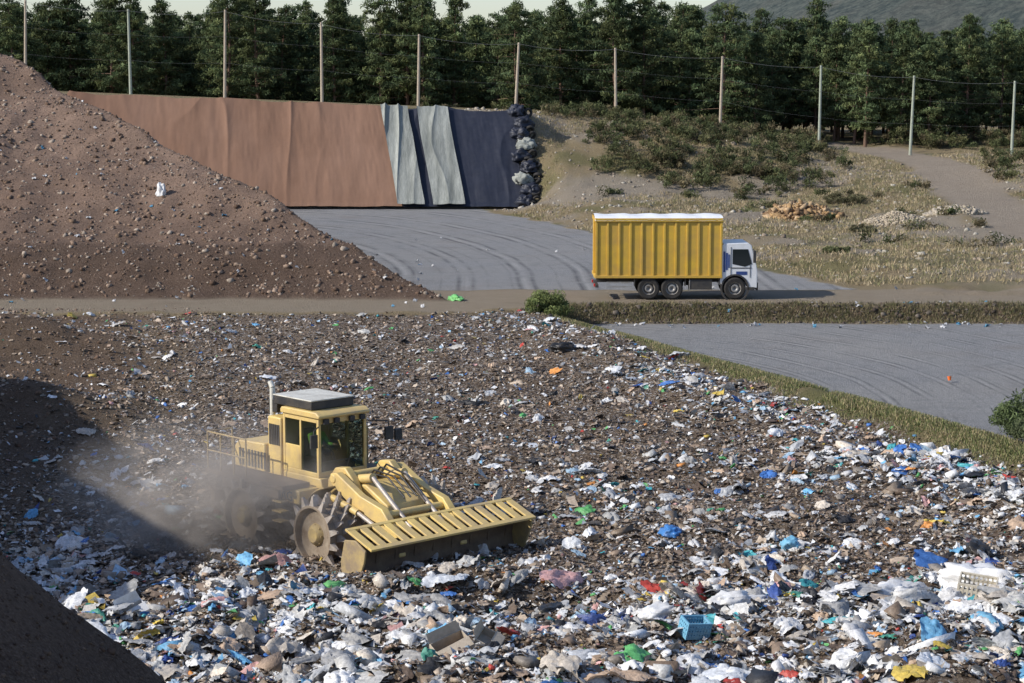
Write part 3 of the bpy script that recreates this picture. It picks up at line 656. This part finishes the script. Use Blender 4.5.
prof=[(5.72,.75),(5.72,2.35),(5.86,2.56),(7.0,2.58),(7.14,2.48),(7.38,1.55),(7.42,1.3),(7.42,.52),(7.02,.52)]+arch[::-1]+[(5.78,.7)]
b=MB(); b.prism(prof,-1.17,1.17); b.done('cab_shell',TY,M_wh,.03)
b=MB(); b.prism([(6.28,1.62),(6.28,2.3),(6.98,2.3),(7.17,1.62),(6.85,1.5)],-1.185,1.185); b.add([(7.165,-1.0,2.38),(7.165,1.0,2.38),(7.40,1.05,1.52),(7.40,-1.05,1.52)],[(0,1,2,3)])
b.done('cab_windows',TY,M_gl)
b=MB(); b.box(7.40,7.47,-1.15,1.15,.4,.75); b.box(7.415,7.44,-.8,.8,.85,1.3); b.box(6.2,7.15,-1.19,-1.17,1.42,1.46); b.box(6.19,6.21,-1.192,-1.165,1.05,2.4); b.box(7.08,7.1,-1.192,-1.165,1.0,1.6)
for sg in(-1,1): b.box(7.2,7.32,sg*1.42-.08,sg*1.42+.08,1.7,2.25); b.cyl((7.2,sg*1.15,2.3),(7.26,sg*1.42,2.25),.02,n=6)
b.rev([(.58,-.05),(.66,-.05),(.66,.05),(.58,.05)],(6.4,-1.15,.5),n=28); b.box(6.75,7.3,-1.2,-1.15,.42,.56)
b.done('cab_trim',TY,M_dark,.005)
b=MB()
for i,(xx,ww) in enumerate(((5.86,.09),(5.97,.09),(6.08,.07))): b.box(xx,xx+ww,-1.182,-1.172,1.25+.1*i,2.2-.07*i)
b.box(6.45,6.95,-1.182,-1.172,1.12,1.28)
b.done('cab_lettering',TY,M_blu2)
b=MB(); b.box(7.41,7.45,-1.1,-.8,.78,.95); b.box(7.41,7.45,.8,1.1,.78,.95); b.done('headlamps',TY,M_bagw,.01); b=MB(); b.box(-.06,0,-1.1,-.8,.58,.7); b.box(-.06,0,.8,1.1,.58,.7); b.done('tail_lamps',TY,M_red)

# ---------------------------------------------------------------- compactor
CX,CY,CZ=-4.3,51.4,-.2
CP=empty('landfill_compactor',(CX,CY,CZ),math.atan2(-.73,.68))
M_yel=mat('yellow_machine_paint',(.72,.52,.17),.45,var=.12,scale=1.2,dscale=1.6,dirt=(.42,.31,.18),damt=.5,bump=.04,spec=.5)
M_yd=mat('dusty_yellow_paint',(.5,.37,.14),.7,var=.25,scale=2,dscale=2,dirt=(.25,.19,.13),damt=.75,bump=.1)
M_steel=mat('worn_steel',(.5,.45,.4),.45,metal=.2,var=.35,damt=.45,dirt=(.2,.15,.11)); M_rust=mat('rusty_steel',(.11,.075,.05),.7,damt=.5,dirt=(.2,.145,.09))
M_dsk=mat('dusty_drum_disc',(.34,.28,.21),.7,metal=.0,var=.3,damt=.6,dirt=(.2,.145,.1))
M_pale=mat('pale_roof_paint',(.62,.6,.52),.5,damt=.3)
M_cg,nt,pb=newmat('cab_glass'); tr_=nt.nodes.new('ShaderNodeBsdfTransparent'); tr_.inputs[0].default_value=(.75,.8,.75,1); ms=nt.nodes.new('ShaderNodeMixShader'); ms.inputs[0].default_value=.22
pb.inputs['Base Color'].default_value=(.03,.035,.03,1); pb.inputs['Roughness'].default_value=.05
nt.links.new(tr_.outputs[0],ms.inputs[1]); nt.links.new(pb.outputs[0],ms.inputs[2]); nt.links.new(ms.outputs[0],nt.nodes['Material Output'].inputs[0])
dr=MB(); te=MB(); dd_=MB(); RD=.76; FA=1.12
for xx in(FA,-1.95):
    for sg in(-1,1):
        y0=sg*.85; y1=sg*2.05
        dr.rev([(RD,y0),(RD,y1),(RD-.07,y1),(RD-.09,y1-sg*.16),(.001,y1-sg*.16)],(xx,0,.85),n=40,closed=False); dr.rev([(RD,y0),(.001,y0)],(xx,0,.85),n=40,closed=False)
        dd_.rev([(.001,y1-sg*.02),(.18,y1-sg*.02),(.25,y1-sg*.08),(.3,y1-sg*.17)],(xx,0,.85),n=24,closed=False)
        for a in range(8):
            an=a*math.pi/4; dd_.cyl((xx+.25*math.cos(an),y1-sg*.2,.85+.25*math.sin(an)),(xx+.25*math.cos(an),y1-sg*.09,.85+.25*math.sin(an)),.03,n=6)
        for rw in range(6):
            yy=y0+(y1-y0)*(.06+.88*rw/5)
            for a in range(14):
                an=(a+(rw%2)*.5)*2*math.pi/14
                Mx=Matrix.Translation((xx,yy,.85))@Matrix.Rotation(math.pi/2-an,4,'Y')@Matrix.Translation((0,0,RD-.01))
                te.obox(Mx,.17,.14,.25,.3,.45)
dr.done('compaction_drums',CP,M_dsk,.01); te.done('drum_teeth',CP,M_steel); dd_.done('drum_hubs',CP,M_yd)
b=MB(); b.box(-3.7,-.3,-.8,.8,.75,1.48)
b.prism([(-3.75,1.5),(-3.75,2.35),(-3.55,2.55),(-2.35,2.6),(-2.35,1.5)],-.95,.95)
b.prism([(-2.33,1.52),(-2.33,3.35),(-1.75,3.35),(-1.75,1.52)],-.85,.85)
b.done('rear_frame_and_engine_hood',CP,M_yel,.04)
b=MB()
for sg in(-1,1):
    b.box(-3.8,-.35,min(sg*.97,sg*1.85),max(sg*.97,sg*1.85),1.73,1.85); b.box(-3.0,-.5,min(sg*1.83,sg*1.88),max(sg*1.83,sg*1.88),1.5,1.72)
b.box(-3.95,-3.77,-1.6,1.6,.9,1.2)
b.done('side_platforms',CP,M_rust,.01)
b=MB()
for sg in(-1,1): b.box(-1.72,-.1,min(sg*.83,sg*1.5),max(sg*.83,sg*1.5),1.35,1.72)
b.prism([(-1.7,1.5),(-1.7,1.95),(-.1,1.95),(.05,1.5),(.0,1.1),(-1.2,1.1)],-.82,.82)
b.done('cab_base_panels',CP,M_yel,.03)
b=MB()
for i in range(9): b.box(-3.5+.14*i,-3.42+.14*i,-.965,-.945,1.9,2.35)
for i in range(7): b.box(-3.77,-3.74,-.75,.75,1.6+.11*i,1.66+.11*i)
for i in range(6): b.box(-2.25+.08*i,-2.2+.08*i,-.87,-.845,2.6,3.15)
b.box(-.2,1.2,-.3,.3,.7,1.2)
b.done('louvres_and_joint',CP,M_dark)
b=MB()
for sg in(-1,1):
    y_=sg*1.8
    xs_=[-3.75,-3.15,-2.55,-2.0] if sg<0 else [-3.75,-3.1,-2.2,-1.4]
    for xx in xs_: b.cyl((xx,y_,1.83),(xx,y_,2.85),.022,n=8)
    for zz in(2.85,2.35): b.cyl((xs_[0],y_,zz),(xs_[-1],y_,zz),.022,n=8)
for zz in(2.85,2.35): b.cyl((-3.75,-1.8,zz),(-3.75,-1.0,zz),.022,n=8); b.cyl((-3.75,1.8,zz),(-3.75,1.0,zz),.022,n=8)
b.cyl((-3.75,-1.0,1.8),(-3.75,-1.0,2.85),.022,n=8); b.cyl((-3.75,1.0,1.8),(-3.75,1.0,2.85),.022,n=8)
for i in range(3): b.box(-.75,-.35,-1.9,-1.65,.9+.26*i,.94+.26*i)
b.done('handrails_and_steps',CP,M_yd)
x0,x1,yw,z0,z1=-1.72,-.18,.8,1.95,3.5
b=MB(); pw=.09
for xx in(x0,x1-pw):
    for yy in(-yw,yw-pw): b.box(xx,xx+pw,yy,yy+pw,z0,z1)
for yy in(-yw,yw-pw):
    b.box(x0+pw,x1-pw,yy,yy+pw,z0,z0+.12); b.box(x0+pw,x1-pw,yy,yy+pw,z1-.12,z1); b.box(-1.0,-.93,yy,yy+pw,z0+.12,z1-.12); b.box(x0+pw,-1.0,yy+.005,yy+pw-.005,z0+.12,z0+.75)
for xx in(x0,x1-pw): b.box(xx,xx+pw,-yw+pw,yw-pw,z0,z0+.14); b.box(xx,xx+pw,-yw+pw,yw-pw,z1-.14,z1)
b.done('cab_frame',CP,M_yel,.015)
b=MB(); b.prism([(x0-.05,z1+.002),(x1+.08,z1+.002),(x1+.1,z1+.08),(x1-.05,z1+.17),(x0,z1+.17),(x0-.05,z1+.1)],-yw-.05,yw+.05); b.done('cab_roof',CP,M_yel,.03)
b=MB(); b.box(x0-.45,x1-.35,-yw+.05,yw-.15,z1+.18,z1+.40); b.box(x0-.9,x0-.52,-.6,.6,z1-.1,z1+.25); b.done('roof_air_conditioner',CP,M_dark,.02)
b=MB(); b.box(x0-.47,x1-.33,-yw+.03,yw-.13,z1+.402,z1+.44)
b.done('roof_rack',CP,M_pale,.015)
b=MB(); b.box(x0+pw,-1.0,-yw+.03,-yw+.04,z0+.75,z1-.12); b.box(-.93,x1-pw,-yw+.03,-yw+.04,z0+.12,z1-.12); b.box(x0+pw,-1.0,yw-.04,yw-.03,z0+.75,z1-.12); b.box(-.93,x1-pw,yw-.04,yw-.03,z0+.12,z1-.12)
b.box(x1-.05,x1-.04,-yw+pw,yw-pw,z0+.14,z1-.14); b.done('cab_glazing',CP,M_cg,smooth=False)
b=MB(); b.box(-1.5,-1.0,-.3,.3,z0+.02,z0+.35); b.prism([(-1.6,z0+.3),(-1.45,z0+.3),(-1.55,z0+1.05),(-1.68,z0+1.05)],-.27,.27); b.cyl((-.55,0,z0),(-.7,0,z0+.62),.03); b.rev([(.17,-.015),(.2,-.015),(.2,.015),(.17,.015)],(-.7,0,z0+.64),n=20,M=Matrix.Rotation(1.1,3,'X')); b.box(-.5,-.3,-.5,.5,z0,z0+.35)
b.done('seat_and_controls',CP,M_dark,.02)
b=MB()
b.tube([(x1,yw,z1-.2),(x1+.25,yw+.55,z1-.25),(x1+.25,yw+.55,z1-.75)],.02); b.box(x1+.21,x1+.29,yw+.42,yw+.68,z1-.75,z1-.4); b.box(x1+.21,x1+.29,yw+.75,yw+.98,z1-.8,z1-.5)
b.tube([(x1,-yw,z1-.2),(x1+.2,-yw-.3,z1-.25),(x1+.2,-yw-.3,z1-.6)],.02); b.box(x1+.17,x1+.24,-yw-.42,-yw-.2,z1-.7,z1-.35)
for yy in(-.6,-.25,.25,.6): b.box(x1+.03,x1+.11,yy-.08,yy+.08,z1-.14,z1-.01)
b.cyl((x1+.01,.1,z0+.15),(x1+.01,.35,z0+.8),.012,n=5)
b.done('mirrors_and_wipers',CP,M_dark,.01)
b=MB(); b.cyl((-2.5,-.55,2.6),(-2.5,-.55,4.05),.075); b.cyl((-2.5,-.55,4.05),(-2.6,-.55,4.2),.075,.07); b.cyl((-2.5,.45,2.6),(-2.5,.45,3.5),.12); b.done('exhaust_stacks',CP,M_pale)
b=MB(); b.prism([(.15,.75),(.15,1.55),(.6,1.95),(1.5,2.0),(2.35,1.6),(2.6,1.0),(2.4,.7)],-.6,.6)
for sg in(-1,1):
    ya,yb_=sorted((sg*.62,sg*.84))
    b.prism([(.2,1.2),(.25,2.0),(.55,2.35),(.95,2.4),(1.25,2.15),(1.6,1.5),(1.5,1.1)],ya,yb_)
b.done('front_frame',CP,M_yel,.03)
b=MB()
for sg in(-1,1):
    ya,yb_=sorted((sg*.9,sg*1.12))
    b.prism([(.7,2.25),(.95,2.3),(1.9,1.85),(2.75,1.65),(3.35,1.05),(3.45,.55),(3.2,.4),(3.05,.6),(2.95,.95),(2.6,1.25),(1.8,1.4),(.75,1.98)],ya,yb_)
    ya,yb_=sorted((sg*.66,sg*1.14)); b.box(3.0,3.3,ya,yb_,.45,1.0)
b.cyl((.82,-1.14,2.13),(.82,1.14,2.13),.12); b.cyl((2.7,-1.1,1.45),(2.7,1.1,1.45),.1)
b.done('lift_arms',CP,M_yel,.025)
b=MB()
for sg in(-1,1):
    ya,yb_=sorted((sg*.9,sg*1.5)); pr=[(FA+1.14*math.cos(a),.85+1.14*math.sin(a)) for a in np.linspace(1.75,2.6,7)]; pr+= [(FA+1.10*math.cos(a),.85+1.10*math.sin(a)) for a in np.linspace(2.6,1.75,7)]
    b.prism(pr,ya,yb_)
b.done('mudguards',CP,M_yd,.01)
b=MB(); cr_=MB()
for sg in(-1,1):
    b.cyl((.45,sg*.52,1.95),(1.7,sg*.52,2.2),.12); b.cyl((.9,sg*1.25,1.7),(2.0,sg*1.25,1.45),.09); cr_.cyl((1.7,sg*.52,2.2),(3.2,sg*.52,1.15),.06); cr_.cyl((2.0,sg*1.25,1.45),(3.3,sg*1.25,1.0),.055)
b.done('hydraulic_cylinders',CP,M_yel); cr_.done('piston_rods',CP,M_steel)
hb=MB()
for k_ in range(4):
    yo=-.3+.2*k_; hb.tube([(.9,yo,2.0),(1.3,yo-.05,2.25+.05*k_),(1.9,yo+.1,2.2),(2.5,yo+.15,1.75)],.025)
for yo in(-.75,.75): hb.tube([(-.15,yo,1.5),(.15,yo*.9,1.75),(.5,yo,1.7)],.03)
hb.done('hydraulic_hoses',CP,M_black)
BW=2.7; DZ=-.22
b=MB(); out=[];inn=[]
for a in np.linspace(-1.15,1.0,10):
    cx_=4.35; out.append((cx_-.98*math.cos(a),.78+DZ+.72*math.sin(a))); inn.append((cx_-.93*math.cos(a),.78+DZ+.68*math.sin(a)))
b.prism(out+inn[::-1],-BW,BW); 
for i in range(9):
    yy=-BW+.25+i*(2*BW-.5)/8; b.prism([(3.15,.75+DZ),(3.4,.5+DZ),(3.5,1.2+DZ),(3.25,1.15+DZ)],yy-.03,yy+.03)
b.cyl((3.27,-BW,.6+DZ),(3.27,BW,.6+DZ),.1); b.cyl((3.3,-BW,1.15+DZ),(3.3,BW,1.15+DZ),.08)
b.done('blade_mouldboard',CP,M_rust,.01)
b=MB()
for sg in(-1,1):
    ya,yb_=sorted((sg*BW,sg*(BW+.06))); b.prism([(x_,z_+DZ) for x_,z_ in [(3.25,.35),(3.2,.9),(3.35,1.45),(3.75,1.5),(4.15,1.3),(4.1,1.0),(3.9,.6),(3.95,.18),(3.55,.12)]],ya,yb_)
b.done('blade_end_plates',CP,M_yd,.02)
b=MB()
A0=Vector((4.3,0,1.3+DZ)); A1=Vector((3.3,0,1.66+DZ)); dv=(A1-A0); nrm=Vector((.34,0,.94))
def rk(y0,y1,t0,t1,th=.06):
    p0=A0+dv*t0; p1=A0+dv*t1
    b.add([p0+Vector((0,y0,0)),p0+Vector((0,y1,0)),p1+Vector((0,y1,0)),p1+Vector((0,y0,0)),p0+nrm*th+Vector((0,y0,0)),p0+nrm*th+Vector((0,y1,0)),p1+nrm*th+Vector((0,y1,0)),p1+nrm*th+Vector((0,y0,0))],[(0,3,2,1),(4,5,6,7),(0,1,5,4),(1,2,6,5),(2,3,7,6),(3,0,4,7)])
rk(-BW,BW,0,.14); rk(-BW,BW,.9,1.0); nb_=15
for i in range(nb_):
    yy=-BW+ (2*BW-.22)*i/(nb_-1); rk(yy,yy+.22,.14,.9,.055)
b.done('trash_rack',CP,M_yel,.008)
cu=bpy.data.curves.new('lettering','FONT'); cu.body='BOMAG'; cu.size=.36; cu.extrude=.004
to=bpy.data.objects.new('lettering',cu); link(to,CP); to.location=(-1.66,-1.508,1.41); to.rotation_euler=(math.pi/2,0,0); cu.materials.append(M_black)

# operator
OP=empty('machine_operator',(CX,CY,CZ),math.atan2(-.73,.68))
M_vest=mat('hi_vis_jacket',(.3,.6,.1),.8,damt=.1); M_skin=mat('skin',(.45,.26,.18),.6,damt=0,bump=0); M_hair=mat('dark_hair',(.03,.02,.015),.8,damt=0); M_trs=mat('work_trousers',(.04,.05,.09),.9,damt=.1)
def skinned(name,verts,edges,rad,m,root=0):
    me=bpy.data.meshes.new(name); bm=bmesh.new(); ly=bm.verts.layers.skin.verify(); vv=[bm.verts.new(v) for v in verts]
    for a,b in edges: bm.edges.new((vv[a],vv[b]))
    for v,r in zip(vv,rad): v[ly].radius=(r,r)
    vv[root][ly].use_root=True; bm.to_mesh(me); bm.free(); o=bpy.data.objects.new(name,me); me.materials.append(m); link(o,OP)
    o.modifiers.new('skin','SKIN'); s_=o.modifiers.new('sub','SUBSURF'); s_.levels=2; s_.render_levels=2; return o
zb=2.42
skinned('torso_and_arms',[(-1.3,0,zb),(-1.33,0,zb+.25),(-1.33,0,zb+.45),(-1.31,0,zb+.55),(-1.32,.2,zb+.44),(-1.15,.27,zb+.2),(-.85,.18,zb+.22),(-1.32,-.2,zb+.44),(-1.15,-.27,zb+.2),(-.85,-.18,zb+.22)],[(0,1),(1,2),(2,3),(2,4),(4,5),(5,6),(2,7),(7,8),(8,9)],[.16,.16,.17,.06,.085,.06,.04,.085,.06,.04],M_vest)
skinned('legs',[(-1.3,0,zb-.02),(-1.25,.11,zb-.03),(-.85,.16,zb),(-.72,.16,zb-.4),(-.6,.16,zb-.42),(-1.25,-.11,zb-.03),(-.85,-.16,zb),(-.72,-.16,zb-.4),(-.6,-.16,zb-.42)],[(0,1),(1,2),(2,3),(3,4),(0,5),(5,6),(6,7),(7,8)],[.13,.1,.07,.045,.04,.1,.07,.045,.04],M_trs)
skinned('neck_and_head',[(-1.31,0,zb+.52),(-1.31,0,zb+.62),(-1.3,0,zb+.7),(-1.29,0,zb+.8)],[(0,1),(1,2),(2,3)],[.055,.06,.1,.09],M_skin)
b=MB(); b.cyl((-1.19,0,zb+.74),(-1.165,0,zb+.71),.008,.02,n=6); b.done('nose',OP,M_skin)
b=MB(); b.rev([(.001,.07),(.06,.06),(.1,.02),(.115,-.03),(.11,-.05)],(-1.315,0,zb+.84),n=16,closed=False,M=Matrix.Rotation(math.pi/2,3,'X')); b.done('hair',OP,M_hair)
for sg in(-1,1):
    skinned('hand',[(-.84,sg*.18,zb+.22),(-.78,sg*.18,zb+.23),(-.72,sg*.16,zb+.24)],[(0,1),(1,2)],[.035,.04,.03],M_skin)
    for k_ in range(5): skinned('finger',[(-.74,sg*(.15+.018*k_),zb+.24),(-.7,sg*(.15+.018*k_),zb+.235),(-.69,sg*(.15+.018*k_),zb+.2)],[(0,1),(1,2)],[.01,.009,.008],M_skin)

# ---------------------------------------------------------------- dust
bm=bmesh.new(); bmesh.ops.create_icosphere(bm,subdivisions=3,radius=1); me=bpy.data.meshes.new('dust_cloud'); bm.to_mesh(me); bm.free()
dm=bpy.data.materials.new('dust'); dm.use_nodes=True; nt=dm.node_tree; nt.nodes.remove(nt.nodes['Principled BSDF'])
pv=nt.nodes.new('ShaderNodeVolumePrincipled'); pv.inputs['Color'].default_value=(.92,.82,.72,1); pv.inputs['Anisotropy'].default_value=0
tc=nt.nodes.new('ShaderNodeTexCoord').outputs['Object']; ln=nt.nodes.new('ShaderNodeVectorMath'); ln.operation='LENGTH'; nt.links.new(tc,ln.inputs[0])
fall=ramp_(nt,ln.outputs['Value'],[(0,g(1)),(.35,g(.5)),(.7,g(.1)),(.98,g(0))]); nz=ramp_(nt,noise_(nt,tc,2.4,4,.6,.4),[(.40,g(0)),(.66,g(1))])
m1=nt.nodes.new('ShaderNodeMath'); m1.operation='MULTIPLY'; nt.links.new(fall,m1.inputs[0]); nt.links.new(nz,m1.inputs[1])
m2=nt.nodes.new('ShaderNodeMath'); m2.operation='MULTIPLY'; m2.inputs[1].default_value=3.2; nt.links.new(m1.outputs[0],m2.inputs[0]); nt.links.new(m2.outputs[0],pv.inputs['Density'])
nt.links.new(pv.outputs[0],nt.nodes['Material Output'].inputs['Volume']); me.materials.append(dm)
o=bpy.data.objects.new('dust_cloud',me); o.location=(-7.9,50.2,1.2); o.scale=(4.4,2.3,2.7); link(o)

# ---------------------------------------------------------------- light, world, camera
sd=Vector((-.83,-.28,.57)).normalized(); el=math.asin(sd.z); az=math.atan2(sd.x,sd.y)
sl=bpy.data.lights.new('sun','SUN'); sl.energy=5.0; sl.angle=math.radians(.5); sl.color=(1,.95,.87); so=bpy.data.objects.new('sun',sl); so.rotation_euler=sd.to_track_quat('Z','Y').to_euler(); so.location=(-40,-10,60); link(so)
w=bpy.data.worlds.new('World'); scene.world=w; w.use_nodes=True; nt=w.node_tree; bg=nt.nodes['Background']; sk=nt.nodes.new('ShaderNodeTexSky'); sk.sky_type='NISHITA'; sk.sun_disc=False; sk.sun_elevation=el; sk.sun_rotation=az%(2*math.pi); sk.air_density=1.0; sk.dust_density=.8; sk.ozone_density=1.0
sc_=mixc(nt,1.0,sk.outputs[0],(.98,1.0,1.12),'MULTIPLY')
nt.links.new(sc_,bg.inputs[0]); bg.inputs[1].default_value=.15
cd=bpy.data.cameras.new('camera'); cd.sensor_width=36; cd.lens=70.3; cd.clip_end=8000; cd.clip_start=.5
co=bpy.data.objects.new('camera',cd); co.location=(0,0,12); co.rotation_euler=(math.radians(90-7.45),0,0); link(co); scene.camera=co
